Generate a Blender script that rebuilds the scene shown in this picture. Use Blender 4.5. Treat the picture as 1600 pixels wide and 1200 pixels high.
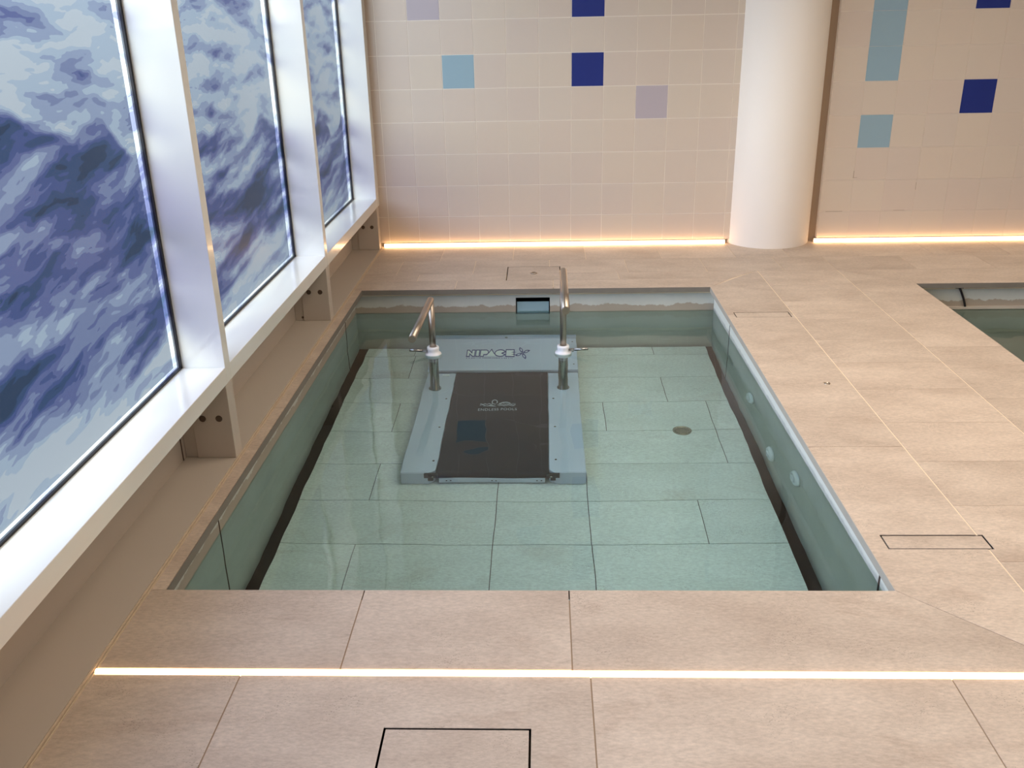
import bpy, bmesh, math, random
from mathutils import Vector, Matrix
C = bpy.context.scene
for o in list(bpy.data.objects): bpy.data.objects.remove(o)
COL = C.collection
U = 1.43                     # metres per layout unit (every layout number below is multiplied by U)

# ------------------------------------------------------------------ camera, world, lights, exposure
cam_d = bpy.data.cameras.new('camera'); cam = bpy.data.objects.new('camera', cam_d); COL.objects.link(cam)
yaw, pitch, roll = -.03976, .38581, .02161
fw = Vector((math.sin(yaw)*math.cos(pitch), math.cos(yaw)*math.cos(pitch), -math.sin(pitch)))
rt0 = Vector((math.cos(yaw), -math.sin(yaw), 0)); dn0 = fw.cross(rt0)
rt = rt0*math.cos(roll) + dn0*math.sin(roll); dn = dn0*math.cos(roll) - rt0*math.sin(roll)
m = Matrix.Identity(4)
for i in range(3):
    m[i][0] = rt[i]; m[i][1] = -dn[i]; m[i][2] = -fw[i]
m[2][3] = U
cam.matrix_world = m
cam_d.sensor_width = 36; cam_d.lens = 1425/1600*36; cam_d.clip_start = .02
C.camera = cam
C.view_settings.view_transform = 'Standard'; C.view_settings.look = 'None'
C.view_settings.exposure = 0.0; C.view_settings.gamma = 1; C.view_settings.use_curve_mapping = False
C.cycles.use_denoising = True
C.cycles.max_bounces = 14; C.cycles.transmission_bounces = 12; C.cycles.transparent_max_bounces = 16
C.cycles.sample_clamp_indirect = 6

w = bpy.data.worlds.new('world'); C.world = w; w.use_nodes = True
wn = w.node_tree; bg = wn.nodes['Background']
_tc = wn.nodes.new('ShaderNodeTexCoord'); _sx = wn.nodes.new('ShaderNodeSeparateXYZ'); _cr = wn.nodes.new('ShaderNodeValToRGB')
_mr = wn.nodes.new('ShaderNodeMapRange'); _mr.inputs[1].default_value = -1
wn.links.new(_tc.outputs['Generated'], _sx.inputs[0]); wn.links.new(_sx.outputs[2], _mr.inputs[0]); wn.links.new(_mr.outputs[0], _cr.inputs[0]); wn.links.new(_cr.outputs[0], bg.inputs[0])
_cr.color_ramp.elements[0].position = .45; _cr.color_ramp.elements[0].color = (.40, .46, .52, 1)     # ground outside
_cr.color_ramp.elements[1].position = .58; _cr.color_ramp.elements[1].color = (.82, .94, 1.02, 1)    # overcast sky
bg.inputs[1].default_value = .8

def area(name, loc, target, sx, sy, power, color):
    d = bpy.data.lights.new(name, 'AREA'); d.shape = 'RECTANGLE'; d.size = sx*U; d.size_y = sy*U
    d.energy = power; d.color = color
    o = bpy.data.objects.new(name, d); COL.objects.link(o); o.location = Vector(loc)*U
    o.rotation_euler = (Vector(target)-Vector(loc)).to_track_quat('-Z', 'Y').to_euler()
    return o
# overcast sky outside the windows
area('sky_window_light', (-3.1, .4, 2.2), (-.86, 1.6, .5), 6.5, 3.0, 1450, (1.0, .98, .92))
# warm ceiling lamps
for lx, ly, pw in ((.35, .6, 11), (.55, 2.4, 24), (1.8, 1.5, 16), (1.9, 2.9, 18)):
    lamp = area('ceiling_lamp_light', (lx, ly, 1.83), (lx, ly, 0), .9, .9, pw, (1.0, .87, .73))
    lamp.data.spread = math.radians(145)

# ------------------------------------------------------------------ materials
def new_mat(name):
    mt = bpy.data.materials.new(name); mt.use_nodes = True
    nt = mt.node_tree; nt.nodes.clear()
    out = nt.nodes.new('ShaderNodeOutputMaterial')
    return mt, nt, out
def N(nt, typ, **kw):
    n = nt.nodes.new(typ)
    for k, v in kw.items():
        if k.startswith('i_'):
            key = k[2:]; key = int(key) if key.isdigit() else key.replace('_', ' ')
            n.inputs[key].default_value = v
        else: setattr(n, k, v)
    return n
def math_n(nt, op, a, b=None, clamp=False):
    n = nt.nodes.new('ShaderNodeMath'); n.operation = op; n.use_clamp = clamp
    for i, v in enumerate((a, b)):
        if v is None: continue
        if isinstance(v, (int, float)): n.inputs[i].default_value = v
        else: nt.links.new(v, n.inputs[i])
    return n.outputs[0]
def srgb(r, g, b):
    f = lambda c: (c/255/12.92) if c/255 <= .04045 else ((c/255+.055)/1.055)**2.4
    return (f(r), f(g), f(b), 1)
def plain(name, col, rough=.5, metal=0, noise=0, nscale=30, coat=0, bump=0):
    mt, nt, out = new_mat(name)
    b = N(nt, 'ShaderNodeBsdfPrincipled'); nt.links.new(b.outputs[0], out.inputs[0])
    b.inputs['Base Color'].default_value = col; b.inputs['Roughness'].default_value = rough
    b.inputs['Metallic'].default_value = metal; b.inputs['Coat Weight'].default_value = coat
    tc = N(nt, 'ShaderNodeTexCoord')
    nz = N(nt, 'ShaderNodeTexNoise', i_Scale=nscale, i_Detail=4.0); nt.links.new(tc.outputs['Object'], nz.inputs['Vector'])
    if noise:
        mx = N(nt, 'ShaderNodeMix', data_type='RGBA'); nt.links.new(nz.outputs[0], mx.inputs[0])
        mx.inputs[6].default_value = tuple(c*(1-noise) for c in col[:3])+(1,)
        mx.inputs[7].default_value = tuple(min(1, c*(1+noise)) for c in col[:3])+(1,)
        nt.links.new(mx.outputs[2], b.inputs['Base Color'])
    if bump:
        bp = N(nt, 'ShaderNodeBump', i_Strength=bump, i_Distance=.01); nt.links.new(nz.outputs[0], bp.inputs['Height'])
        nt.links.new(bp.outputs[0], b.inputs['Normal'])
    return mt
def emit(name, col, strength):
    mt, nt, out = new_mat(name)
    e = N(nt, 'ShaderNodeEmission'); e.inputs[0].default_value = col; e.inputs[1].default_value = strength
    nt.links.new(e.outputs[0], out.inputs[0]); return mt

def stone(name, a, b, tone_amt=.10, rough=.55):
    """limestone: cloudy two-tone, fine grain, small dark pits and a few pale flecks, per-slab tone attribute"""
    mt, nt, out = new_mat(name)
    bs = N(nt, 'ShaderNodeBsdfPrincipled', i_Roughness=rough); nt.links.new(bs.outputs[0], out.inputs[0])
    tc = N(nt, 'ShaderNodeTexCoord'); at = N(nt, 'ShaderNodeAttribute', attribute_name='tone')
    cb = N(nt, 'ShaderNodeVectorMath', operation='ADD'); nt.links.new(tc.outputs['Object'], cb.inputs[0]); 
    sc = N(nt, 'ShaderNodeVectorMath', operation='SCALE', i_Scale=9.0); nt.links.new(at.outputs['Vector'], sc.inputs[0]); nt.links.new(sc.outputs[0], cb.inputs[1])
    mp = N(nt, 'ShaderNodeMapping'); mp.inputs['Scale'].default_value = (1, 2.2, 1); nt.links.new(cb.outputs[0], mp.inputs[0])
    n1 = N(nt, 'ShaderNodeTexNoise', i_Scale=2.6, i_Detail=6.0, i_Roughness=.62); nt.links.new(mp.outputs[0], n1.inputs['Vector'])
    r1 = N(nt, 'ShaderNodeMapRange', i_1=.3, i_2=.7); nt.links.new(n1.outputs[0], r1.inputs[0])
    mx = N(nt, 'ShaderNodeMix', data_type='RGBA'); mx.inputs[6].default_value = a; mx.inputs[7].default_value = b
    nt.links.new(r1.outputs[0], mx.inputs[0])
    n2 = N(nt, 'ShaderNodeTexNoise', i_Scale=62.0, i_Detail=6.0, i_Roughness=.7); nt.links.new(mp.outputs[0], n2.inputs['Vector'])
    g = math_n(nt, 'MULTIPLY_ADD', n2.outputs[0], .86); g.node.inputs[2].default_value = .57
    sx = N(nt, 'ShaderNodeSeparateXYZ'); nt.links.new(at.outputs['Vector'], sx.inputs[0])
    tv = math_n(nt, 'MULTIPLY_ADD', sx.outputs[0], 2*tone_amt); tv.node.inputs[2].default_value = 1-tone_amt
    f = math_n(nt, 'MULTIPLY', g, tv)
    n4 = N(nt, 'ShaderNodeTexNoise', i_Scale=2.1, i_Detail=5.0, i_Roughness=.65, i_Distortion=.8); nt.links.new(mp.outputs[0], n4.inputs['Vector'])
    st = math_n(nt, 'MULTIPLY', math_n(nt, 'MULTIPLY', math_n(nt, 'SUBTRACT', n4.outputs[0], .58), 9.0, True), .30)
    ms = N(nt, 'ShaderNodeMix', data_type='RGBA'); nt.links.new(st, ms.inputs[0]); nt.links.new(mx.outputs[2], ms.inputs[6])
    ms.inputs[7].default_value = (a[0]*.74, a[1]*.64, a[2]*.58, 1); mx = ms
    # dark pits
    mp2 = N(nt, 'ShaderNodeMapping'); mp2.inputs['Scale'].default_value = (1, 1.8, 1); nt.links.new(cb.outputs[0], mp2.inputs[0])
    v = N(nt, 'ShaderNodeTexVoronoi', i_Scale=120.0); nt.links.new(mp2.outputs[0], v.inputs['Vector'])
    n3 = N(nt, 'ShaderNodeTexNoise', i_Scale=7.0, i_Detail=2.0); nt.links.new(cb.outputs[0], n3.inputs['Vector'])
    thr = math_n(nt, 'MULTIPLY', math_n(nt, 'SUBTRACT', n3.outputs[0], .40), .95)
    pit = math_n(nt, 'MULTIPLY', math_n(nt, 'SUBTRACT', thr, v.outputs['Distance']), 16.0, True)
    pit = math_n(nt, 'MULTIPLY', pit, .34)
    f = math_n(nt, 'MULTIPLY', f, math_n(nt, 'SUBTRACT', 1.0, pit))
    vm = N(nt, 'ShaderNodeVectorMath', operation='SCALE'); nt.links.new(mx.outputs[2], vm.inputs[0]); nt.links.new(f, vm.inputs['Scale'])
    nt.links.new(vm.outputs[0], bs.inputs['Base Color'])
    bp = N(nt, 'ShaderNodeBump', i_Strength=.12, i_Distance=.004); nt.links.new(n2.outputs[0], bp.inputs['Height']); nt.links.new(bp.outputs[0], bs.inputs['Normal'])
    return mt

def tile_mat(name, col, tone=.05, rough=.38):
    mt, nt, out = new_mat(name)
    bs = N(nt, 'ShaderNodeBsdfPrincipled', i_Roughness=rough); nt.links.new(bs.outputs[0], out.inputs[0])
    at = N(nt, 'ShaderNodeAttribute', attribute_name='tone')
    sx = N(nt, 'ShaderNodeSeparateXYZ'); nt.links.new(at.outputs['Vector'], sx.inputs[0])
    f = math_n(nt, 'MULTIPLY_ADD', sx.outputs[0], 2*tone); f.node.inputs[2].default_value = 1-tone
    f2 = math_n(nt, 'MULTIPLY_ADD', sx.outputs[1], tone); f2.node.inputs[2].default_value = 1-tone/2
    cx = N(nt, 'ShaderNodeCombineXYZ'); nt.links.new(f, cx.inputs[0]); nt.links.new(f2, cx.inputs[2])
    nt.links.new(math_n(nt, 'MULTIPLY', f, f2), cx.inputs[1]); nt.links.new(math_n(nt, 'MULTIPLY', f, 1.0), cx.inputs[0])
    vm = N(nt, 'ShaderNodeVectorMath', operation='MULTIPLY'); vm.inputs[0].default_value = col[:3]; nt.links.new(cx.outputs[0], vm.inputs[1])
    nt.links.new(vm.outputs[0], bs.inputs['Base Color'])
    return mt

def pool_wall_mat(name, lit_band=False):
    """grey rendered concrete with a ragged brown scum band above the water line"""
    mt, nt, out = new_mat(name)
    bs = N(nt, 'ShaderNodeBsdfPrincipled', i_Roughness=.6); nt.links.new(bs.outputs[0], out.inputs[0])
    tc = N(nt, 'ShaderNodeTexCoord'); sx = N(nt, 'ShaderNodeSeparateXYZ'); nt.links.new(tc.outputs['Object'], sx.inputs[0])
    n1 = N(nt, 'ShaderNodeTexNoise', i_Scale=4.0, i_Detail=6.0, i_Roughness=.65); nt.links.new(tc.outputs['Object'], n1.inputs['Vector'])
    mx = N(nt, 'ShaderNodeMix', data_type='RGBA'); mx.inputs[6].default_value = srgb(184, 183, 174); mx.inputs[7].default_value = srgb(214, 212, 203)
    nt.links.new(n1.outputs[0], mx.inputs[0])
    n2 = N(nt, 'ShaderNodeTexNoise', i_Scale=9.0, i_Detail=5.0, i_Roughness=.7); nt.links.new(tc.outputs['Object'], n2.inputs['Vector'])
    h = math_n(nt, 'MULTIPLY_ADD', math_n(nt, 'SUBTRACT', n2.outputs[0], .5), .07); h.node.inputs[2].default_value = -.105
    d = math_n(nt, 'MULTIPLY', math_n(nt, 'SUBTRACT', h, sx.outputs[2]), 220.0, True)
    up = math_n(nt, 'MULTIPLY', math_n(nt, 'ADD', sx.outputs[2], .165), 60.0, True)
    d = math_n(nt, 'MULTIPLY', math_n(nt, 'MULTIPLY', d, up), .7)
    m2 = N(nt, 'ShaderNodeMix', data_type='RGBA'); nt.links.new(d, m2.inputs[0]); nt.links.new(mx.outputs[2], m2.inputs[6]); m2.inputs[7].default_value = srgb(150, 128, 104)
    if lit_band:      # whiter band above the water: window light put into the colour
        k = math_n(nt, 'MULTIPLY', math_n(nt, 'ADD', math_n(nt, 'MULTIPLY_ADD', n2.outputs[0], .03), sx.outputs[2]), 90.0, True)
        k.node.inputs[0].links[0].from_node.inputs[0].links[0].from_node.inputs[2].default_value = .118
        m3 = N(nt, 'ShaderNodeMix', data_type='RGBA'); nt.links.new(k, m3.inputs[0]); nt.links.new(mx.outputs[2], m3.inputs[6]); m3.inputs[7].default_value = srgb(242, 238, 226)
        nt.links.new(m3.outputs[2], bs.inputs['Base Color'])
    else: nt.links.new(m2.outputs[2], bs.inputs['Base Color'])
    return mt

def water_mat(name, tint):
    mt, nt, out = new_mat(name)
    tc = N(nt, 'ShaderNodeTexCoord')
    nz = N(nt, 'ShaderNodeTexNoise', i_Scale=3.2, i_Detail=1.5); nt.links.new(tc.outputs['Object'], nz.inputs['Vector'])
    bp = N(nt, 'ShaderNodeBump', i_Strength=.09, i_Distance=.05); nt.links.new(nz.outputs[0], bp.inputs['Height'])
    fr = N(nt, 'ShaderNodeFresnel', i_IOR=1.333); rf = N(nt, 'ShaderNodeBsdfRefraction', i_IOR=1.333, i_Roughness=0.0)
    rf.inputs[0].default_value = tint; gl = N(nt, 'ShaderNodeBsdfGlossy', i_Roughness=0.0); gl.inputs[0].default_value = (1, 1, 1, 1)
    for n in (fr, rf, gl): nt.links.new(bp.outputs[0], n.inputs['Normal'])
    mx = N(nt, 'ShaderNodeMixShader'); nt.links.new(fr.outputs[0], mx.inputs[0]); nt.links.new(rf.outputs[0], mx.inputs[1]); nt.links.new(gl.outputs[0], mx.inputs[2])
    nt.links.new(mx.outputs[0], out.inputs[0]); return mt

def film_mat(name):
    """window film printed with a flat-toned picture of sea waves; daylight comes through it"""
    mt, nt, out = new_mat(name)
    tc = N(nt, 'ShaderNodeTexCoord')
    sc = N(nt, 'ShaderNodeVectorMath', operation='SCALE', i_Scale=1/U); nt.links.new(tc.outputs['Object'], sc.inputs[0])
    P = sc.outputs[0]
    def noise(vec, scale, detail=2.0, rough=.5, vecout=False):
        n = N(nt, 'ShaderNodeTexNoise', i_Scale=scale, i_Detail=detail, i_Roughness=rough); nt.links.new(vec, n.inputs['Vector'])
        return n.outputs['Color'] if vecout else n.outputs[0]
    def vadd(a, col, amt):
        s = N(nt, 'ShaderNodeVectorMath', operation='SUBTRACT'); nt.links.new(col, s.inputs[0]); s.inputs[1].default_value = (.5, .5, .5)
        q = N(nt, 'ShaderNodeVectorMath', operation='SCALE', i_Scale=amt); nt.links.new(s.outputs[0], q.inputs[0])
        r = N(nt, 'ShaderNodeVectorMath', operation='ADD'); nt.links.new(a, r.inputs[0]); nt.links.new(q.outputs[0], r.inputs[1]); return r.outputs[0]
    W1 = vadd(P, noise(P, 4.0, 1, .5, True), .045)
    W2 = vadd(W1, noise(P, 22.0, 1, .5, True), .014)
    def streak(ang, sy, sz):
        mp = N(nt, 'ShaderNodeMapping'); mp.inputs['Rotation'].default_value = (-ang, 0, 0); nt.links.new(W2, mp.inputs[0])
        m2 = N(nt, 'ShaderNodeMapping'); m2.inputs['Scale'].default_value = (1, sy, sz); nt.links.new(mp.outputs[0], m2.inputs[0]); return m2.outputs[0]
    s1 = noise(streak(.11, 2.4, 14.0), 1.0, 3, .45)
    s2 = noise(streak(.14, 9.0, 44.0), 1.0, 2, .5)
    s3 = noise(streak(-.10, 4.0, 21.0), 1.0, 3, .45)
    sx = N(nt, 'ShaderNodeSeparateXYZ'); nt.links.new(W2, sx.inputs[0]); y, z = sx.outputs[1], sx.outputs[2]
    cy = N(nt, 'ShaderNodeCombineXYZ'); nt.links.new(y, cy.inputs[1])
    c1 = math_n(nt, 'MULTIPLY_ADD', math_n(nt, 'SUBTRACT', noise(cy.outputs[0], 4.3, 1), .5), .26); c1.node.inputs[2].default_value = .82
    tilt = math_n(nt, 'MULTIPLY', math_n(nt, 'SUBTRACT', y, 1.7), -.10)
    crest = math_n(nt, 'ADD', c1, tilt)
    below = math_n(nt, 'MULTIPLY', math_n(nt, 'SUBTRACT', crest, z), 40.0, True)
    hi = math_n(nt, 'ADD', math_n(nt, 'MULTIPLY', math_n(nt, 'SUBTRACT', s3, .5), 1.5), math_n(nt, 'MULTIPLY_ADD', math_n(nt, 'SUBTRACT', s2, .5), .5))
    hi.node.inputs[1].links[0].from_node.inputs[2].default_value = .74
    lo = math_n(nt, 'ADD', math_n(nt, 'MULTIPLY', math_n(nt, 'SUBTRACT', s1, .5), 1.9), math_n(nt, 'MULTIPLY_ADD', math_n(nt, 'SUBTRACT', s2, .5), .7))
    lo.node.inputs[1].links[0].from_node.inputs[2].default_value = .39
    foot = math_n(nt, 'MULTIPLY', math_n(nt, 'MULTIPLY', math_n(nt, 'SUBTRACT', .42, z), 6.0, True), .46)
    lo = math_n(nt, 'ADD', lo, foot)
    mv = N(nt, 'ShaderNodeMix', data_type='FLOAT'); nt.links.new(below, mv.inputs[0]); nt.links.new(hi, mv.inputs[2]); nt.links.new(lo, mv.inputs[3])
    rp = N(nt, 'ShaderNodeValToRGB'); cr = rp.color_ramp; cr.interpolation = 'CONSTANT'
    stops = [(0, (58, 74, 100)), (.14, (66, 86, 122)), (.25, (80, 94, 142)), (.36, (102, 112, 158)), (.46, (126, 138, 174)),
             (.56, (150, 164, 192)), (.68, (172, 188, 206)), (.82, (190, 200, 210))]
    while len(cr.elements) < len(stops): cr.elements.new(.5)
    for e, (p, c) in zip(cr.elements, stops): e.position = p; e.color = srgb(*c)
    nt.links.new(mv.outputs[0], rp.inputs[0])
    tl = N(nt, 'ShaderNodeBsdfTranslucent'); nt.links.new(rp.outputs[0], tl.inputs[0])
    tr = N(nt, 'ShaderNodeBsdfTransparent'); nt.links.new(rp.outputs[0], tr.inputs[0])
    mx = N(nt, 'ShaderNodeMixShader'); mx.inputs[0].default_value = .86; nt.links.new(tl.outputs[0], mx.inputs[1]); nt.links.new(tr.outputs[0], mx.inputs[2])
    gl = N(nt, 'ShaderNodeBsdfGlossy', i_Roughness=.28); fr = N(nt, 'ShaderNodeFresnel', i_IOR=1.18)
    m2 = N(nt, 'ShaderNodeMixShader'); nt.links.new(fr.outputs[0], m2.inputs[0]); nt.links.new(mx.outputs[0], m2.inputs[1]); nt.links.new(gl.outputs[0], m2.inputs[2])
    nt.links.new(m2.outputs[0], out.inputs[0]); return mt

M = dict(
    stone=stone('deck_limestone', srgb(182, 162, 143), srgb(208, 189, 169), .055),
    platform=stone('platform_limestone', srgb(224, 225, 218), srgb(238, 238, 232), .035),
    grout=plain('pale_grout', srgb(236, 216, 188), .8, noise=.03),
    grout_brown=plain('brown_grout', srgb(160, 136, 112), .8),
    cut_edge=plain('damp_shaded_cut_edge', srgb(126, 117, 106), .6, noise=.12, nscale=12),  # damp grey, with the shade on the far edge put into the colour
    cut_edge_lit=plain('lit_cut_edge', srgb(196, 184, 168), .6, noise=.08, nscale=12),  # same cut stone, made paler to carry the window light on this side
    joint=plain('dark_joint', srgb(78, 58, 46), .8),
    tile=tile_mat('beige_tile', srgb(216, 199, 181), .018),
    tile_light=tile_mat('light_blue_tile', srgb(150, 176, 187), .02),
    tile_dark=tile_mat('cobalt_tile', srgb(24, 44, 122), .02),
    tile_lav=tile_mat('lavender_tile', srgb(190, 178, 180), .02),
    tile_grout=plain('tile_grout', srgb(248, 236, 220), .7),
    column=plain('column_paint', srgb(246, 236, 224), .55, noise=.012, nscale=4),
    gloss_white=plain('gloss_white', srgb(238, 236, 228), .16, coat=.3),
    ledge=plain('ledge_paint', srgb(192, 180, 166), .45, noise=.03, nscale=3),
    bead=plain('sealant_bead', srgb(206, 186, 160), .6, noise=.15, nscale=40),
    gasket=plain('black_gasket', srgb(24, 20, 28), .5),
    ceiling=plain('ceiling_paint', srgb(236, 230, 222), .8),
    wallpaint=plain('wall_paint', srgb(224, 212, 198), .7),
    pool=pool_wall_mat('pool_render'), pool_lit=pool_wall_mat('pool_render_lit_band', True),
    pit=plain('dark_pit', srgb(52, 38, 34), .8),
    rail=plain('rail_grey', srgb(216, 220, 236), .42, .05, noise=.03, nscale=6),
    steel=plain('brushed_steel', srgb(176, 164, 150), .34, 1.0, noise=.05, nscale=60),
    chrome=plain('chrome_sleeve', srgb(170, 170, 166), .12, 1.0),
    belt=plain('black_belt', srgb(18, 20, 28), .75, noise=.05, nscale=220),
    rubber=plain('black_plastic', srgb(26, 22, 24), .45),
    plastic=plain('white_plastic', srgb(248, 247, 248), .35),
    weir=plain('weir_grey_blue', srgb(150, 176, 184), .4),
    blue=plain('logo_blue', srgb(28, 48, 130), .5),
    white=plain('logo_white', srgb(252, 253, 254), .5),
    print=plain('belt_print', srgb(190, 196, 200), .6),
    led=emit('warm_led', (1.0, .60, .30, 1), 7.5),
    water=water_mat('pool_water', (.805, .965, .95, 1)),
    film=film_mat('wave_print_film'),
    screwhole=plain('screw_dark', srgb(92, 76, 62), .5, .4),
    lampglass=emit('lamp_diffuser', (1.0, .86, .72, 1), 2.0),
)

# ------------------------------------------------------------------ mesh helpers (layout units in, metres out)
class MB:
    def __init__(self): self.bm = bmesh.new(); self.tone = self.bm.loops.layers.float_color.new('tone'); self.t = (.5, .5, .5, 1); self.mi = 0
    def _fin(self, faces):
        for f in faces:
            f.material_index = self.mi
            for l in f.loops: l[self.tone] = self.t
    def box(self, x0, y0, z0, x1, y1, z1, M4=None):
        vs = [self.bm.verts.new(Vector((x, y, z))) for z in (z0, z1) for y in (y0, y1) for x in (x0, x1)]
        F = [(0, 2, 3, 1), (4, 5, 7, 6), (0, 1, 5, 4), (2, 6, 7, 3), (0, 4, 6, 2), (1, 3, 7, 5)]
        fs = [self.bm.faces.new([vs[i] for i in f]) for f in F]
        if M4 is not None:
            for v in vs: v.co = M4 @ v.co
        self._fin(fs); return vs
    def prism(self, poly, z0, z1):
        a = [self.bm.verts.new((x, y, z0)) for x, y in poly]; b = [self.bm.verts.new((x, y, z1)) for x, y in poly]
        n = len(poly); fs = [self.bm.faces.new(a[::-1]), self.bm.faces.new(b)]
        for i in range(n): fs.append(self.bm.faces.new([a[i], a[(i+1) % n], b[(i+1) % n], b[i]]))
        self._fin(fs)
    def quad(self, pts):
        f = self.bm.faces.new([self.bm.verts.new(p) for p in pts]); self._fin([f])
    def loft(self, rings, cap=True, smooth=True):
        vr = [[self.bm.verts.new(p) for p in r] for r in rings]; fs = []
        n = len(rings[0])
        for a, b in zip(vr, vr[1:]):
            for i in range(n):
                f = self.bm.faces.new([a[i], a[(i+1) % n], b[(i+1) % n], b[i]]); f.smooth = smooth; fs.append(f)
        if cap: fs += [self.bm.faces.new(vr[0][::-1]), self.bm.faces.new(vr[-1])]
        self._fin(fs)
    def lathe(self, prof, origin, axis='Z', seg=32):
        o = Vector(origin); rings = []
        for r, h in prof:
            ring = []
            for k in range(seg):
                a = 2*math.pi*k/seg; c, s = r*math.cos(a), r*math.sin(a)
                ring.append(o + (Vector((c, s, h)) if axis == 'Z' else Vector((h, c, s)) if axis == 'X' else Vector((s, h, c))))
            rings.append(ring)
        self.loft(rings)
    def tube(self, pts, r, seg=16):
        pts = [Vector(p) for p in pts]; rings = []
        for i, p in enumerate(pts):
            d = (pts[min(i+1, len(pts)-1)]-pts[max(i-1, 0)]).normalized()
            u = d.cross(Vector((0, 0, 1)) if abs(d.z) < .9 else Vector((1, 0, 0))).normalized(); v = d.cross(u)
            rings.append([p + u*(r*math.cos(2*math.pi*k/seg)) + v*(r*math.sin(2*math.pi*k/seg)) for k in range(seg)])
        self.loft(rings)
    def build(self, name, mats, parent=None, loc=(0, 0, 0), bevel=0, recalc=True):
        bm = self.bm; L = Vector(loc)
        for v in bm.verts: v.co = (v.co - L)*U
        if recalc: bmesh.ops.recalc_face_normals(bm, faces=bm.faces)
        me = bpy.data.meshes.new(name); bm.to_mesh(me); bm.free()
        for mt in (mats if isinstance(mats, (list, tuple)) else [mats]): me.materials.append(M[mt])
        return link(name, me, parent, L*U, bevel)
def link(name, me, parent=None, loc=(0, 0, 0), bevel=0):
    o = bpy.data.objects.new(name, me); COL.objects.link(o); o.location = loc
    if parent is not None:
        o.parent = parent; o.location = Vector(loc) - PW[parent.name]
    PW[o.name] = Vector(loc)
    if bevel:
        b = o.modifiers.new('bevel', 'BEVEL'); b.width = bevel*U; b.segments = 2; b.limit_method = 'ANGLE'; b.angle_limit = math.radians(40)
    return o
PW = {}
def empty(name, loc):
    o = bpy.data.objects.new(name, None); COL.objects.link(o); o.location = Vector(loc)*U; o.empty_display_size = .1
    PW[o.name] = Vector(loc)*U; return o
def tag(o, label=None, cat=None, group=None, kind=None):
    for k, v in (('label', label), ('category', cat), ('group', group), ('kind', kind)):
        if v: o[k] = v
    return o
def struct(o, label=None): o['kind'] = 'structure'; return o
def copy_tree(o, delta, parent=None):
    c = o.copy(); COL.objects.link(c); c.parent = parent
    if parent is None: c.location = o.location + Vector(delta)*U
    PW[c.name] = PW[o.name] + Vector(delta)*U
    for ch in list(o.children): copy_tree(ch, delta, c)
    return c
rnd = random.Random(7)

# ------------------------------------------------------------------ layout constants
XG = -.862; YW = 4.166; XL = -.757; XR = 4.2; YB = -2.2; ZC = 1.85; WL = -.10
PX0, PX1, PY0, PY1 = -.722, .643, 1.435, 3.449          # coping edge of the near pool
QX0, QX1, QY0, QY1 = 1.436, 3.3, 1.435, 3.466           # second pool
LY0, LY1 = 1.1955, 1.2115                               # light channel in the floor

# ------------------------------------------------------------------ floor: limestone slabs on a grout bed
holes = [(-.249, .862, -.025, 1.079), (-.158, 3.572, .065, 3.786), (.678, 1.576, .885, 1.630), (.668, 3.064, .862, 3.122),
         (.806-.009, 2.449-.009, .806+.009, 2.449+.009)]
fl = MB()
def sub(rects, h):
    out = []
    for x0, y0, x1, y1 in rects:
        a0, b0, a1, b1 = max(x0, h[0]), max(y0, h[1]), min(x1, h[2]), min(y1, h[3])
        if a0 >= a1 or b0 >= b1: out.append((x0, y0, x1, y1)); continue
        if y0 < b0: out.append((x0, y0, x1, b0))
        if b1 < y1: out.append((x0, b1, x1, y1))
        if x0 < a0: out.append((x0, b0, a0, b1))
        if a1 < x1: out.append((a1, b0, x1, b1))
    return out
def slab(x0, y0, x1, y1, gx=.0012, gy=.0006, zb=-.019, keep=False):
    if not keep: fl.t = (rnd.random(), rnd.random(), rnd.random(), 1)
    rs = [(x0+gx, y0+gy, x1-gx, y1-gy)]
    for h in holes: rs = sub(rs, h)
    for r in rs: fl.box(r[0], r[1], zb, r[2], r[3], 0)
def slabpoly(poly):
    fl.t = (rnd.random(), rnd.random(), rnd.random(), 1)
    fl.prism(poly, -.019, 0)
fl.mi = 0
# in front of the light channel
for r0, r1, xs in ((YB, -.22, [-1.08, -.505, .07, .646, 1.22, 1.8, 2.37, 2.95, 3.52, XR]), (-.22, .49, [-.80, -.22, .36, .93, 1.5, 2.1, 2.66, 3.2, XR]),
                   (.49, LY0, [-1.08, -.505, .07, .646, 1.22, 1.8, 2.37, 2.95, 3.52, XR])):
    xs = [XL] + [x for x in xs if x > XL+.05]
    for a, b in zip(xs, xs[1:]): slab(a, r0, b, r1)
# near coping with its mitred corner
slab(XL, LY1, -.343, PY0); slab(-.343, LY1, .041, PY0)
slabpoly([(.0422, LY1), (.868, LY1), (.6425, PY0), (.0422, PY0)])
slabpoly([(.8715, LY1), (.8715, 1.50), (PX1, 1.50), (PX1, PY0+.001)]); slab(PX1-.0012, 1.4994, .8727, 2.0371, keep=True)
# thin coping strip on the window side
slab(XL, PY0, PX0, 2.3); slab(XL, 2.3, PX0, PY1)
# side coping
slab(PX1-.0012, 2.038, .8727, 3.093); slab(PX1-.0012, 3.093, .8727, 3.3006)
slabpoly([(PX1, 3.30), (.8715, 3.30), (.8715, 3.678), (.866, 3.678), (PX1, PY1+.001)])
# far coping
slab(XL, PY1, -.355, 3.575); slab(-.355, PY1, .033, 3.575)
slabpoly([(.0342, PY1), (.6425, PY1), (.7495, 3.5745), (.0342, 3.5745)])
slab(XL, 3.575, -.52, 3.68); slab(-.52, 3.575, -.158, 3.68); slab(-.158, 3.575, .30, 3.68)
slabpoly([(.3012, 3.5755), (.7503, 3.5755), (.864, 3.678), (.3012, 3.678)])
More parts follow.
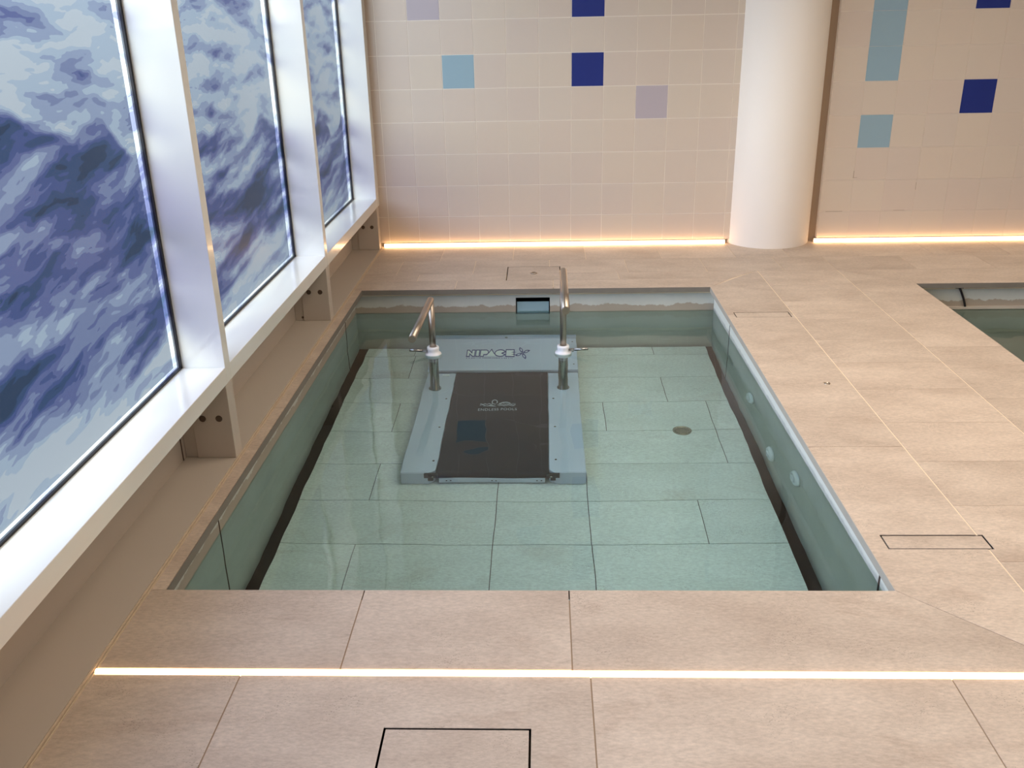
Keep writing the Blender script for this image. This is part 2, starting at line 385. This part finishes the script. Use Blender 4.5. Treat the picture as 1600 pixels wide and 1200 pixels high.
# strips along the far wall
xs = [XL, -.62, -.30, .02, .345, .67, .985, 1.197, 1.52, 1.84, 2.17, 2.49, 2.82, 3.14, 3.5, 3.85, XR]
for a, b in zip(xs, xs[1:]): slab(a, 3.68, b, 3.90)
xs = [XL, -.46, -.14, .18, .51, .83, 1.06, 1.36, 1.68, 2.0, 2.33, 2.65, 2.98, 3.3, 3.66, XR]
for a, b in zip(xs, xs[1:]): slab(a, 3.90, b, YW+.05)
# walkway between the pools
ys = [LY1, 1.532, 1.748, 1.957, 2.178, 2.403, 2.613, 2.823, 3.035, 3.25, 3.466, 3.68]
for a, b in zip(ys, ys[1:]): slab(.8738, a, 1.1965, b, .0018)
# coping of the second pool
for a, b in ((PY0, 1.9), (1.9, 2.33), (2.33, 2.747)): slab(1.197, a, QX0, b, .0016)
slabpoly([(1.1986, 2.7476), (QX0, 2.7476), (QX0, QY1), (1.1986, 3.677)])
slabpoly([(1.201, 3.679), (QX0+.001, QY1+.0006), (1.95, QY1+.0006), (1.95, 3.679)])
for a, b in ((1.95, 2.5), (2.5, 3.1), (3.1, 3.65), (3.65, XR)): slab(a, QY1, b, 3.68)
for a, b in ((1.197, 1.75), (1.75, 2.3), (2.3, 2.9), (2.9, 3.5), (3.5, XR)): slab(a, LY1, b, QY0)
for a, b in ((QY0, 2.1), (2.1, 2.8), (2.8, QY1)): slab(QX1, a, XR, b)
# cut faces of the coping above the water
fl.mi = 4; q = .0012
for x0, y0, x1, y1 in ((PX0-.0002, PY0, PX0+q, PY1), (PX1-q, PY0, PX1+.0002, PY1), (PX0, PY1-q, PX1, PY1+.0002), (PX0, PY0-q, PX1, PY0+.0002),
                       (QX0, QY1-q, QX1, QY1+.0002), (QX0-q, QY0, QX0+.0002, QY1)):
    fl.mi = 5 if abs(x1-PX1) < .001 and y0 == PY0 else 4; fl.box(x0, y0, -.0195, x1, y1, -.0006)
# grout bed below the slabs (set back from the pool edges)
fl.mi = 1; fl.t = (.5, .5, .5, 1)
bed = [(XL-.1, YB, XR, YW+.05)]
for h in ((PX0-.03, PY0-.03, PX1+.03, PY1+.02), (QX0-.03, QY0-.03, QX1+.03, QY1+.02), (XL-.1, LY0-.001, XR, LY1+.001), (-.249, .862, -.025, 1.079),
          (-.158, 3.572, .065, 3.786), (.678, 1.576, .885, 1.630), (.668, 3.064, .862, 3.122)): bed = sub(bed, h)
for x0, y0, x1, y1 in bed:
    for a, b_, mi in ((y0, min(y1, PY0-.03), 3), (max(y0, PY0-.03), y1, 1)):
        if b_ > a: fl.mi = mi; fl.box(x0, a, -.03, x1, b_, -.0012)
fl.mi = 2
for h in ((-.249, .862, -.025, 1.079), (-.158, 3.572, .065, 3.786), (.678, 1.576, .885, 1.630), (.668, 3.064, .862, 3.122)):
    fl.box(h[0]-.004, h[1]-.004, -.034, h[2]+.004, h[3]+.004, -.024)
fl.box(XL-.1, LY0-.003, -.034, XR, LY1+.003, -.022)
struct(fl.build('floor', ['stone', 'grout', 'joint', 'grout_brown', 'cut_edge', 'cut_edge_lit']))

# hatch covers and slot covers let into the floor
def hatch(name, x0, y0, x1, y1, label, cat, group=None, g=.0016, gfar=None):
    b = MB(); b.t = (rnd.random(), rnd.random(), rnd.random(), 1)
    b.box(x0+g, y0+g, -.0238, x1-g, y1-(gfar or g), -.0004)
    o = b.build(name, 'stone', loc=((x0+x1)/2, (y0+y1)/2, -.024)); tag(o, label, cat, group); return o
hatch('floor_hatch', -.247, .864, -.027, 1.077, 'square limestone hatch cover with dark joints in front of the glowing floor strip', 'hatch', 'stone hatch covers')
o = hatch('floor_hatch', -.156, 3.574, .063, 3.784, 'limestone hatch cover with a small metal lift ring between the pool and far wall', 'hatch', 'stone hatch covers')
b = MB(); b.lathe([(.014, 0), (.014, .003), (.010, .004), (.009, .0015), (.002, .001)], (-.046, 3.678, -.0004), seg=20); b.build('lift_ring', 'steel', o)
hatch('slot_cover', .680, 1.578, .883, 1.628, 'narrow limestone slot cover beside the near corner of the pool', 'slot cover', 'narrow slot covers', .0018)
hatch('slot_cover', .670, 3.066, .860, 3.120, 'narrow limestone slot cover beside the far end of the pool', 'slot cover', 'narrow slot covers', .0014)
e = empty('deck_socket', (.806, 2.449, 0)); tag(e, 'small round metal socket set in the stone walkway right of the pool', 'socket')
b = MB(); b.lathe([(.0085, -.012), (.0085, .0012), (.006, .0016), (.0055, -.001), (.001, -.001)], (.806, 2.449, 0), seg=20); b.build('rim', 'steel', e)
b = MB(); b.lathe([(.0050, -.004), (.0050, -.0006), (.001, -.0004)], (.8062, 2.449, 0), seg=16); b.build('plug', 'rubber', e)

# ------------------------------------------------------------------ pool shells, platform, water
def shell(name, x0, x1, y0, y1, zb, opening=None, taper=0):
    t = .05; ztop = -.019
    W = {'left': (x0-t, y0-t, x0, y1+t), 'right': (x1, y0-t, x1+t, y1+t), 'near': (x0, y0-t, x1, y0)}
    for k, r in W.items():
        b = MB()
        if taper and k == 'right': b.prism([(x1+taper, y0-t), (x1+t, y0-t), (x1+t, y1+t), (x1, y1+t)], zb, ztop)
        else: b.box(r[0], r[1], zb, r[2], r[3], ztop)
        struct(b.build('wall_pool_'+k, 'pool_lit' if k == 'right' else 'pool'))
    b = MB()
    if opening:
        a0, a1, c0, c1 = opening
        b.box(x0, y1, zb, a0, y1+t, ztop); b.box(a1, y1, zb, x1, y1+t, ztop); b.box(a0, y1, zb, a1, y1+t, c0); b.box(a0, y1, c1, a1, y1+t, ztop)
    else: b.box(x0, y1, zb, x1, y1+t, ztop)
    struct(b.build('wall_pool_far', 'pool'))
    b = MB(); b.box(x0-t, y0-t, zb-.03, x1+t, y1+t, zb); struct(b.build('floor_pool', 'pit' if opening else 'pool'))
SX0, SX1, SY0, SY1 = -.757, .664, 1.41, 3.470
def sxr(y): return SX1 + .018*(3.52-y)/2.16
SK = (-.116, .019, -.130, -.042)
shell('a', SX0, SX1, SY0, SY1, -.66, opening=SK, taper=.018)
shell('b', QX0-.03, QX1+.03, 1.41, 3.49, -.85)
# dark seams between the wall panels of the near pool
for n, (x, y, wd) in enumerate(((SX0, 1.808, .004), (SX0, 3.262, .004), (sxr(3.155), 3.155, .004), (sxr(1.6), 1.600, .007))):
    b = MB(); s = .0012 if x < 0 else -.0012
    b.box(min(x-.004, x+s) if x < 0 else x+s, y-wd/2, -.64, x+s if x < 0 else x+.004, y+wd/2, -.06)
    struct(b.build('trim_%d' % (n+1), 'joint'))
# skimmer recess in the far wall
e = empty('pool_skimmer', (-.048, SY1, -.13)); tag(e, 'rectangular skimmer opening in the far pool wall at the water line', 'skimmer')
b = MB(); x0, x1, z0, z1 = SK; y0, y1 = SY1+.002, SY1+.13; q = .004
b.box(x0-q, y0, z0-q, x0, y1, z1+q); b.box(x1, y0, z0-q, x1+q, y1, z1+q); b.box(x0, y0, z0-q, x1, y1, z0); b.box(x0, y0, z1, x1, y1, z1+q); b.box(x0, y1-q, z0, x1, y1, z1)
b.build('housing', 'rubber', e)
b = MB(); b.box(x0+.004, SY1+.010, z0, x1-.004, SY1+.014, -.062); b.build('weir_flap', 'weir', e)

# movable stone platform that forms the pool floor
FX0, FX1, FY0, FY1, FZ = -.717, .637, 1.44, 3.451, -.51
pf = MB(); rows = [FY0, 1.66, 1.875, 2.088, 2.302, 2.513, 2.727, 2.942, 3.155, 3.369, FY1]
cut = [[-.14, .40], [-.51, .12], [-.511, -.143, .121], [-.143, .12, .430], [-.513, -.143, .12], [-.40, .556], [-.512, .20, .556], [-.15, .426], [-.512, .12], [-.52, .427]]
for (a, b_), xs in zip(zip(rows, rows[1:]), cut):
    xs = [FX0]+xs+[FX1]
    for c, d in zip(xs, xs[1:]):
        pf.mi = 0; pf.t = (rnd.random(), rnd.random(), rnd.random(), 1)
        pf.box(c+.0011, a+.0011, FZ-.02, d-.0011, b_-.0011, FZ)
pf.mi = 1; pf.box(FX0, FY0, FZ-.05, FX1, FY1, FZ-.004)
pf.mi = 2     # dark seal between the platform and the walls
pf.prism([(FX1-.01, FY0), (sxr(FY0)-.0005, FY0), (sxr(FY1)-.0005, SY1-.001), (FX1-.01, SY1-.001)], FZ-.05, FZ-.022)
pf.box(SX0+.0005, FY0, FZ-.05, FX0+.01, SY1-.001, FZ-.024); pf.box(FX0, FY1-.01, FZ-.05, FX1, SY1-.001, FZ-.022)
struct(pf.build('floor_platform', ['platform', 'joint', 'pit']))
e = empty('floor_drain', (.445, 2.724, FZ)); tag(e, 'round grey drain cover in the pool floor right of the treadmill', 'drain')
b = MB(); b.lathe([(.031, .0), (.031, .003), (.027, .004), (.025, .002), (.002, .002)], (.445, 2.724, FZ), seg=40); b.build('rim', 'steel', e)
b = MB()
for k in range(-3, 4):
    hw = math.sqrt(max(0, .024**2-(k*.0065)**2)); b.box(.445-hw, 2.724+k*.0065-.002, FZ+.0022, .445+hw, 2.724+k*.0065+.002, FZ+.0042)
b.build('grate', 'chrome', e)
# wall jets
def jet(y, z, label):
    X1 = sxr(y); e = empty('wall_jet', (X1, y, z)); tag(e, label, 'pool jet', 'white pool jets')
    b = MB(); b.lathe([(.034, .0), (.034, -.005), (.028, -.011), (.020, -.012), (.018, -.008), (.001, -.008)], (X1, y, z), 'X', 36); b.build('flange', 'plastic', e)
    b = MB(); b.lathe([(.016, -.007), (.015, -.014), (.009, -.016), (.007, -.011), (.001, -.011)], (X1, y, z), 'X', 28); b.build('nozzle', 'plastic', e)
jet(2.760, -.293, 'white pool jet in the side wall, farthest of three from the camera')
jet(2.470, -.405, 'white pool jet in the side wall, middle and deepest of three')
jet(2.205, -.268, 'white pool jet in the side wall, the one nearest the near coping')
# water
b = MB(); b.quad([(SX0-.01, SY0-.01, WL), (SX1+.028, SY0-.01, WL), (SX1+.01, SY1+.008, WL), (SX0-.01, SY1+.008, WL)])
o = b.build('pool_water', 'water', recalc=False); tag(o, 'still clear green water filling the pool around the treadmill', 'water', kind='stuff')
b = MB(); b.quad([(QX0-.04, 1.40, WL-.012), (QX1+.04, 1.40, WL-.012), (QX1+.04, 3.5, WL-.012), (QX0-.04, 3.5, WL-.012)])
o = b.build('pool_water', 'water', recalc=False); tag(o, 'dark green water in the second pool at the edge of the picture', 'water', kind='stuff')
# second pool: rim ledge and hanging cable
b = MB(); b.box(QX0-.03, 3.478, -.110, QX1+.03, 3.495, -.100); struct(b.build('trim_5', 'ledge'))
b = MB(); b.tube([(1.612, 3.484, -.022), (1.622, 3.483, -.04), (1.634, 3.482, -.066), (1.642, 3.481, -.088), (1.645, 3.480, -.099)], .0042, 10)
b.box(1.598, 3.480, -.026, 1.628, 3.491, -.020)
o = b.build('hanging_cable', 'rubber'); tag(o, 'thin dark cable hanging down the far wall of the second pool', 'cable')

# ------------------------------------------------------------------ tiled far wall, column, other walls, ceiling
special = {}
for i, k in ((-3, 5), (10, 5), (10, 6), (10, 7), (10, 3), (-1, 9), (6, 11)): special[(i, k)] = 1
for i, k in ((1, 5), (1, 7), (1, 8), (1, 10), (1, 11), (13, 4), (13, 7), (17, 6)): special[(i, k)] = 2
for i, k in ((3, 4), (-4, 7), (16, 9), (5, 9)): special[(i, k)] = 3
wb = MB(); T = .14
GX0, GX1 = 1.205, 1.245        # groove beside the column
def wall_tiles(xa, xb, J):
    for i in range(-7, 33):
        for k in range(0, 14):
            x0 = max(xa, -.02+T*i); x1 = min(xb, -.02+T*(i+1)); z0 = T*k; z1 = min(ZC, T*(k+1))
            if k == 0: z0 = .020
            if x1-x0 < .006 or z1 <= z0: continue
            wb.mi = special.get((i, k), 0); wb.t = (rnd.random(), rnd.random(), rnd.random(), 1)
            wb.box(x0+J, YW, z0+J, x1-J, YW+.012, z1-J)
wall_tiles(XL-.02, GX0, .0014); wall_tiles(GX1, XR, .0006)
wb.mi = 5; wb.box(GX0-.03, YW+.027, .0, GX1, YW+.031, ZC)
wb.mi = 4; wb.box(XG-.012, YW+.0012, .020, GX0, YW+.03, ZC); wb.box(GX1, YW+.0012, .020, XR+.05, YW+.03, ZC); wb.box(XG-.012, YW+.03, -.02, XR+.05, YW+.08, ZC)
for x, z, w_, h_ in ((1.379, .305, .0016, .030), (1.386, .291, .020, .0014), (1.660, .250, .0014, .034), (1.31, .140, .075, .0012), (1.60, .142, .05, .0012)):
    wb.mi = 5; wb.box(x-w_/2, YW-.0004, z-h_/2, x+w_/2, YW+.001, z+h_/2)
struct(wb.build('wall_far', ['tile', 'tile_light', 'tile_dark', 'tile_lav', 'tile_grout', 'grout_brown']))
b = MB(); b.lathe([(.1895, -.01), (.191, .004), (.191, ZC)], (1.0265, 4.233, 0), seg=96); struct(b.build('column', 'column'))
b = MB(); b.box(XR, YB, -.02, XR+.06, YW+.08, ZC); struct(b.build('wall_right', 'wallpaint'))
b = MB(); b.box(XL-.2, YB-.06, -.02, XR+.06, YB, ZC); struct(b.build('wall_back', 'wallpaint'))
b = MB(); b.box(XL-.2, YB-.06, ZC, XR+.06, YW+.08, ZC+.05); struct(b.build('ceiling', 'ceiling'))

# ------------------------------------------------------------------ LED strips
def led(label, a, bq, y, z, r, wall):
    e = empty('led_strip', ((a+bq)/2, y, z)); tag(e, label, 'light strip', 'warm white light strips')
    b = MB()
    if wall:
        b.tube([(a, y, z), (a+.006, y, z), (bq-.006, y, z), (bq, y, z)], r, 16); b.build('diffuser', 'led', e)
        b = MB(); b.box(a-.001, y+r+.0002, z-r, bq+.001, YW-.0002, z+r); b.build('channel', 'ledge', e)
    else:
        n = 10; ring = lambda x: [Vector((x, y + r*math.cos(math.pi*k/n), z + r*1.3*math.sin(math.pi*k/n))) for k in range(n+1)]
        b.loft([ring(a), ring(bq)]); b.build('diffuser', 'led', e)
        b = MB(); b.box(a-.002, y-r-.0004, z-.012, bq+.002, y+r+.0004, z-.0005); b.build('channel', 'rail', e)
led('glowing warm light strip let into the floor in front of the pool', XL+.006, XR, (LY0+LY1)/2, -.0055, .0072, False)
led('glowing warm light strip at the far wall between the windows and column', XL+.012, .826, YW-.0112, .0098, .0086, True)
led('glowing warm light strip at the far wall to the right of the column', 1.232, XR, YW-.0112, .0098, .0086, True)

# ------------------------------------------------------------------ window wall
ZS = .238; MT = .035; PITCH = 1.07
posts = [1.99 + PITCH*k for k in range(-4, 2)]            # near face of each mullion
b = MB(); b.box(XG-.03, YB-.06, ZC-.18, XL, YW, ZC); struct(b.build('wall_left', 'gloss_white'))
ends = posts + [4.098]
for n in range(len(ends)-1):
    y0, y1 = ends[n]+MT, ends[n+1]
    if n == len(ends)-2: y1 = 4.098
    e = bpy.data.objects.new('window_%d' % (n+1), None); COL.objects.link(e); e.location = (XG*U, y0*U, ZS*U); PW[e.name] = Vector(e.location); e['kind'] = 'structure'
    b = MB()
    b.box(XG-.02, y0, ZS-.041, XL, y1, ZS)                                    # sill
    b.build('sill', 'gloss_white', e, bevel=.0012)
    b = MB(); wd = MT if n < len(ends)-2 else YW-y1
    b.box(XG-.02, y1, ZS-.041, XL, y1+wd, ZC-.18); b.build('mullion', 'gloss_white', e, bevel=.0012)
    b = MB(); g = .009
    b.box(XG-.006, y0, ZS, XG+.003, y1, ZS+.0045); b.box(XG-.006, y1-g, ZS, XG+.003, y1, ZC-.18); b.box(XG-.006, y0, ZS, XG+.003, y0+g, ZC-.18)
    b.build('gasket', 'gasket', e)
    b = MB(); b.quad([(XG-.002, y0, ZS), (XG-.002, y1, ZS), (XG-.002, y1, ZC-.18), (XG-.002, y0, ZC-.18)])
    f = b.build('film_pane', 'film', e, recalc=False)
    f.data.transform(Matrix.Translation(-Vector((0, 0, 0))))
# recessed ledge below the windows
b = MB(); b.box(XG-.10, YB-.06, -.03, XL-.001, YW, .006); b.box(-.897, YB-.06, .006, -.884, YW, ZS-.02)
struct(b.build('wall_ledge', 'ledge'))
b = MB(); b.box(XL-.0005, YB-.06, -.01, XL+.0028, YW, .0045); b.box(XL+.004, YB-.06, -.01, XL+.0065, YW, .002); struct(b.build('trim_6', 'bead'))
b = MB(); b.box(-.8842, 1.962, .0062, -.8825, 1.9655, .070); struct(b.build('trim_7', 'joint'))
for p, lab in ((1.978, 'pale support bracket under the first window post with two screw holes'), (3.052, 'pale support bracket under the second window post with three screw holes'),
               (4.094, 'pale support bracket under the last window post by the tiled wall'), (.908, None), (-.162, None)):
    if lab is None: continue
    e = empty('post_bracket', (-.81, p, .006)); tag(e, lab, 'bracket', 'brackets under the window posts')
    b = MB(); b.box(-.853, p, .0062, XL-.0005, p+.046, ZS-.042); b.box(-.8838, p+.004, .0062, -.853, p+.046, ZS-.042); b.build('block', 'ledge', e, bevel=.0015)
    for sx, sz, r in ((-.826, .111, .0082), (-.786, .111, .0082)) + (((-.858, .018, .004),) if 3 < p < 3.5 else ()):
        yy = p+.0041 if sx < -.853 else p
        b = MB(); b.lathe([(r, .002), (r, -.0012), (r*.6, -.0004), (.0005, -.0004)], (sx, yy, sz), 'Y', 18); b.build('screw', 'screwhole', e)

# ------------------------------------------------------------------ underwater treadmill
TX0, TX1, TY0, TY1 = -.434, .118, 2.397, 3.13; TZ = -.437
t = empty('underwater_treadmill', (-.158, 2.9, FZ)); tag(t, 'grey and black underwater treadmill with two steel handles standing on the pool floor', 'treadmill')
def rail(x0, x1, s):
    b = MB(); c = .014
    b.prism([(x0, TY0), (x1, TY0), (x1, TY1), (x0, TY1)] if 0 else ([(x0, TY0), (x1-c, TY0), (x1, TY0+c), (x1, TY1), (x0, TY1)] if s < 0 else [(x0+c, TY0), (x1, TY0), (x1, TY1), (x0, TY1), (x0, TY0+c)]), FZ+.002, TZ)
    return b.build('side_rail', 'rail', t, bevel=.0025)
rl = rail(TX0, -.330, -1); rr = rail(.008, TX1, 1)
for x0, x1 in ((TX0+.002, -.346), (.024, TX1-.002)):
    b = MB(); b.box(x0, TY0-.0035, FZ+.003, x1, TY0, TZ-.002); b.build('end_plate', 'rail', t, bevel=.001)
for x0, x1 in ((-.362, -.322), (.0, .040)):
    b = MB(); b.box(x0, TY0-.0075, TZ-.030, x1, TY0-.0005, TZ-.002); b.box(x0+.012, TY0-.012, TZ-.042, x1-.012, TY0-.004, TZ-.012); b.build('roller_bracket', 'rubber', t, bevel=.001)
    b = MB(); b.lathe([(.0035, .002), (.0035, -.0035), (.0005, -.004)], ((x0+x1)/2+(.006 if x0 < -.1 else -.006), TY0-.012, TZ-.014), 'Y', 12); b.build('bolt', 'chrome', t)
b = MB(); r = .022; n = 10
prof = [(TY1+.02, TZ-.006)] + [(TY0+.020 - r*math.sin(math.pi*k/n), TZ-.006-r + r*math.cos(math.pi*k/n)) for k in range(n+1)] + [(TY1+.02, TZ-.006-2*r)]
b.loft([[Vector((x, y, z)) for y, z in prof] for x in (-.3285, .0065)], smooth=False); belt = b.build('belt', 'belt', t)
b = MB(); b.box(-.318, TY0-.004, FZ+.010, -.004, TY0+.014, TZ-.036); eb = b.build('end_bar', 'rail', t, bevel=.001)
for x0 in (-.296, -.161, -.026):
    for q in (0, .012):
        b = MB(); b.lathe([(.0025, .001), (.0025, -.001), (.0004, -.0012)], (x0+q, TY0-.004, TZ-.05), 'Y', 10); b.build('rivet', 'rubber', t)
# motor cover (gently sloped plate) and its upstand
CY0, CY1, CZ0, CZ1 = 3.142, 3.425, -.419, -.382
def cz(y): return CZ0 + (CZ1-CZ0)*(y-CY0)/(CY1-CY0)
b = MB(); b.loft([[Vector((x, CY0, TZ-.0005)), Vector((x, CY0, CZ0)), Vector((x, CY1, CZ1)), Vector((x, CY1, FZ+.01)), Vector((x, CY0+.03, FZ+.01))] for x in (TX0-.003, TX1+.003)], smooth=False)
mc = b.build('motor_cover', 'rail', t, bevel=.0015)
b = MB(); b.box(TX0-.003, CY1, FZ+.01, TX1+.003, CY1+.006, CZ1+.040); b.build('back_plate', 'rail', t, bevel=.001)
b = MB(); b.lathe([(.006, .0), (.006, -.002), (.003, -.003), (.0005, -.003)], (-.155, CY1, CZ1+.020), 'Y', 14); b.build('screw', 'chrome', t)
for y in (3.19, 3.30, 3.39):
    b = MB(); b.lathe([(.0032, 0), (.0032, .0014), (.0004, .0016)], (.106, y, cz(y)), seg=10); b.build('screw', 'screwhole', t)
for x, y in ((-.346, 2.909), (-.347, 2.689), (-.343, 2.468), (.026, 2.91), (.028, 2.691), (.030, 2.475)):
    b = MB(); b.lathe([(.0036, 0), (.0036, .001), (.0004, .0012)], (x, y, TZ), seg=12); b.build('screw', 'screwhole', t)
b = MB(); b.box(-.377, 3.100, TZ, -.352, 3.112, TZ+.010); b.build('safety_key', 'plastic', t, bevel=.001)
# posts with clamps and handles
def handle_set(px, py, ztop, yend, xend, lever):
    b = MB(); b.lathe([(.0215, TZ), (.0215, TZ+.006), (.0165, TZ+.009), (.0165, WL-.02)], (px, py, 0), seg=32); b.build('post_sleeve', 'chrome', t)
    b = MB(); b.lathe([(.0112, WL-.03), (.0112, ztop-.004)], (px, py, 0), seg=24); b.build('post', 'steel', t)
    b = MB(); z0 = -.136
    b.lathe([(.019, z0), (.0275, z0+.003), (.0300, z0+.010), (.0300, z0+.030), (.0275, z0+.038), (.0205, z0+.042), (.0205, z0+.050), (.0215, z0+.056), (.0200, z0+.062), (.0130, z0+.063), (.0118, z0+.058)], (px, py, 0), seg=40)
    c = b.build('clamp_collar', 'plastic', t)
    b = MB(); d = Vector(lever); a = Vector((px, py, -.092)) + d.normalized()*.022; b.tube([a, a+d*.5, a+d], .0048, 12); b.build('clamp_lever', 'chrome', c)
    b = MB(); h = Vector((xend, yend, ztop)); s0 = Vector((px, py+.006, ztop)); b.tube([s0, s0.lerp(h, .5), h], .0118, 24); hd = b.build('handle', 'steel', t)
    dd = (h-s0).normalized(); b = MB(); b.tube([h-dd*.001, h+dd*.004, h+dd*.006], .0112, 24); b.build('end_cap', 'steel', hd)
handle_set(-.393, 2.995, .093, 2.60, -.403, (-.058, -.022, .012))
handle_set(.062, 2.998, .19, 2.565, .061, (.064, -.025, .012))

# ------------------------------------------------------------------ lettering
def curve_mesh(name, polys, offset, matn, parent, xf):
    cu = bpy.data.curves.new(name, 'CURVE'); cu.dimensions = '2D'; cu.fill_mode = 'BOTH'; cu.offset = offset
    for p in polys:
        sp = cu.splines.new('POLY'); sp.points.add(len(p)-1); sp.use_cyclic_u = True
        for q, (x, y) in zip(sp.points, p): q.co = (x, y, 0, 1)
    return bake(name, cu, matn, parent, xf)
def text_mesh(name, body, size, matn, parent, xf, spacing=1.0):
    cu = bpy.data.curves.new(name, 'FONT'); cu.body = body; cu.size = size; cu.align_x = 'CENTER'; cu.space_character = spacing
    return bake(name, cu, matn, parent, xf)
def bake(name, cu, matn, parent, xf):
    tmp = bpy.data.objects.new('tmp', cu); COL.objects.link(tmp); dg = bpy.context.evaluated_depsgraph_get()
    me = bpy.data.meshes.new_from_object(tmp.evaluated_get(dg)); bpy.data.objects.remove(tmp)
    me.name = name; me.materials.clear(); me.materials.append(M[matn])
    org = None
    for v in me.vertices:
        v.co = Vector(xf(v.co.x, v.co.y, v.co.z))*U
    c = sum((v.co for v in me.vertices), Vector())/max(1, len(me.vertices))
    for v in me.vertices: v.co -= c
    return link(name, me, parent, c)
def arc(cx, cy, r, a0, a1, n=14, ry=None): 
    return [(cx + r*math.cos(math.radians(a0+(a1-a0)*k/n)), cy + (ry or r)*math.sin(math.radians(a0+(a1-a0)*k/n))) for k in range(n+1)]
L = [
    [(0, 0), (0, 1), (.30, 1), (.95, .42), (.95, 1), (1.42, 1), (1.42, 0), (1.12, 0), (.42, .55), (.42, 0)],
    [(1.78, 0), (1.78, 1), (2.34, 1), (2.34, 0)],
    [(2.68, 0), (2.68, 1)] + arc(3.75, .67, .40, 90, -90, 10, .33) + [(3.26, .34), (3.26, 0)],
    [(3.92, 0), (4.86, 1.08), (5.75, 0)],
    arc(6.68, .5, .98, 32, 328, 24, .5) + [(6.95, .42), (6.95, .58)],
    [(7.85, 0), (7.85, 1), (9.35, 1), (9.35, .74), (8.85, .66), (9.35, .60), (9.35, .40), (8.85, .34), (9.35, .26), (9.35, 0)],
]
lx0, lw = -.300, .178/9.35; ly0, lh = 3.262, .052
slope = Vector((0, CY1-CY0, CZ1-CZ0)).normalized()
def on_cover(dz): return lambda x, y, z: (lx0 + x*lw, ly0 + y*lh, cz(ly0 + y*lh) + dz)
lg = curve_mesh('brand_logo', L, .15, 'blue', t, on_cover(.0008)); lg['label'] = 'blue outlined brand lettering with a flower emblem'
curve_mesh('lettering', L, -.01, 'white', lg, on_cover(.0014))
fx, fy = 11.15, .52
def petal(a, k):
    pts = []
    for i in range(13):
        s = i/12; pts.append((s*1.65, .46*math.sin(math.pi*s)**.8 + .30*s*s))
    for i in range(12, -1, -1):
        s = i/12; pts.append((s*1.65, -.22*math.sin(math.pi*s) + .30*s*s))
    ca, sa = math.cos(a), math.sin(a)
    return [(fx + k*(x*ca - y*sa), fy + k*.66*(x*sa + y*ca)) for x, y in pts]
pet = [petal(math.radians(12 + 90*q), 1.0) for q in range(4)]
bm = bmesh.new(); oc = on_cover(.0009)
for p in pet:                                               # each petal: blue rim round a pale middle; all four meet at the hub
    cx = sum(q[0] for q in p)/len(p); cy = sum(q[1] for q in p)/len(p)
    o_ = [bm.verts.new(oc(x, y, 0)) for x, y in p]; i_ = [bm.verts.new(oc(cx+(x-cx)*.5, cy+(y-cy)*.5, 0)) for x, y in p]
    n = len(p)
    for k in range(n): bm.faces.new([o_[k], o_[(k+1) % n], i_[(k+1) % n], i_[k]])
    f = bm.faces.new(i_); f.material_index = 1; bmesh.ops.triangulate(bm, faces=[f])
bmesh.ops.remove_doubles(bm, verts=bm.verts, dist=1e-6)
me = bpy.data.meshes.new('flower_emblem')
for v in bm.verts: v.co *= U
c = sum((v.co for v in bm.verts), Vector())/len(bm.verts)
for v in bm.verts: v.co -= c
bm.to_mesh(me); bm.free(); me.materials.append(M['blue']); me.materials.append(M['rail'])
link('flower_emblem', me, lg, c)
dash = []
x = 0.0
while x < 9.3:
    wd = rnd.choice((.12, .16, .2)); dash.append([(x, -.40), (x, -.27), (x+wd, -.27), (x+wd, -.40)]); x += wd + rnd.choice((.12, .14, .3))
curve_mesh('tagline', dash, 0, 'blue', lg, on_cover(.0008))
# print on the belt: a swimmer over two lines of water above the words
BZ = TZ-.006+.0007
def on_belt(x, y, z): return (-.164 + x, 2.822 + y, BZ)
bl = text_mesh('belt_logo', 'ENDLESS POOLS', .030, 'print', t, lambda x, y, z: (-.164 + x*.56, 2.818 + y*.85, BZ), 1.1)
bl['label'] = 'pale printed lettering and swimmer emblem on the black belt'
ring = lambda cx, cy, r0, r1, ry: [arc(cx, cy, r0, -30, 210, 18, r0*ry), None]
hd = arc(-.013, .066, .0105, -40, 220, 18, .019) + arc(-.013, .066, .0075, 220, -40, 18, .014)
arm = [(.0, .052), (.016, .066), (.030, .068), (.044, .058), (.041, .054), (.029, .061), (.017, .058), (.006, .048)]
wave = lambda y, x0, x1, th: [(x0 + (x1-x0)*k/24, y + .003*math.sin(k*1.05)) for k in range(25)] + [(x0 + (x1-x0)*k/24, y - th + .003*math.sin(k*1.05)) for k in range(24, -1, -1)]
curve_mesh('swimmer_emblem', [hd, arm, wave(.052, -.062, -.008, .004), wave(.043, -.062, .062, .004), wave(.035, -.050, .058, .003), wave(.052, .016, .062, .003)], 0, 'print', bl, on_belt)
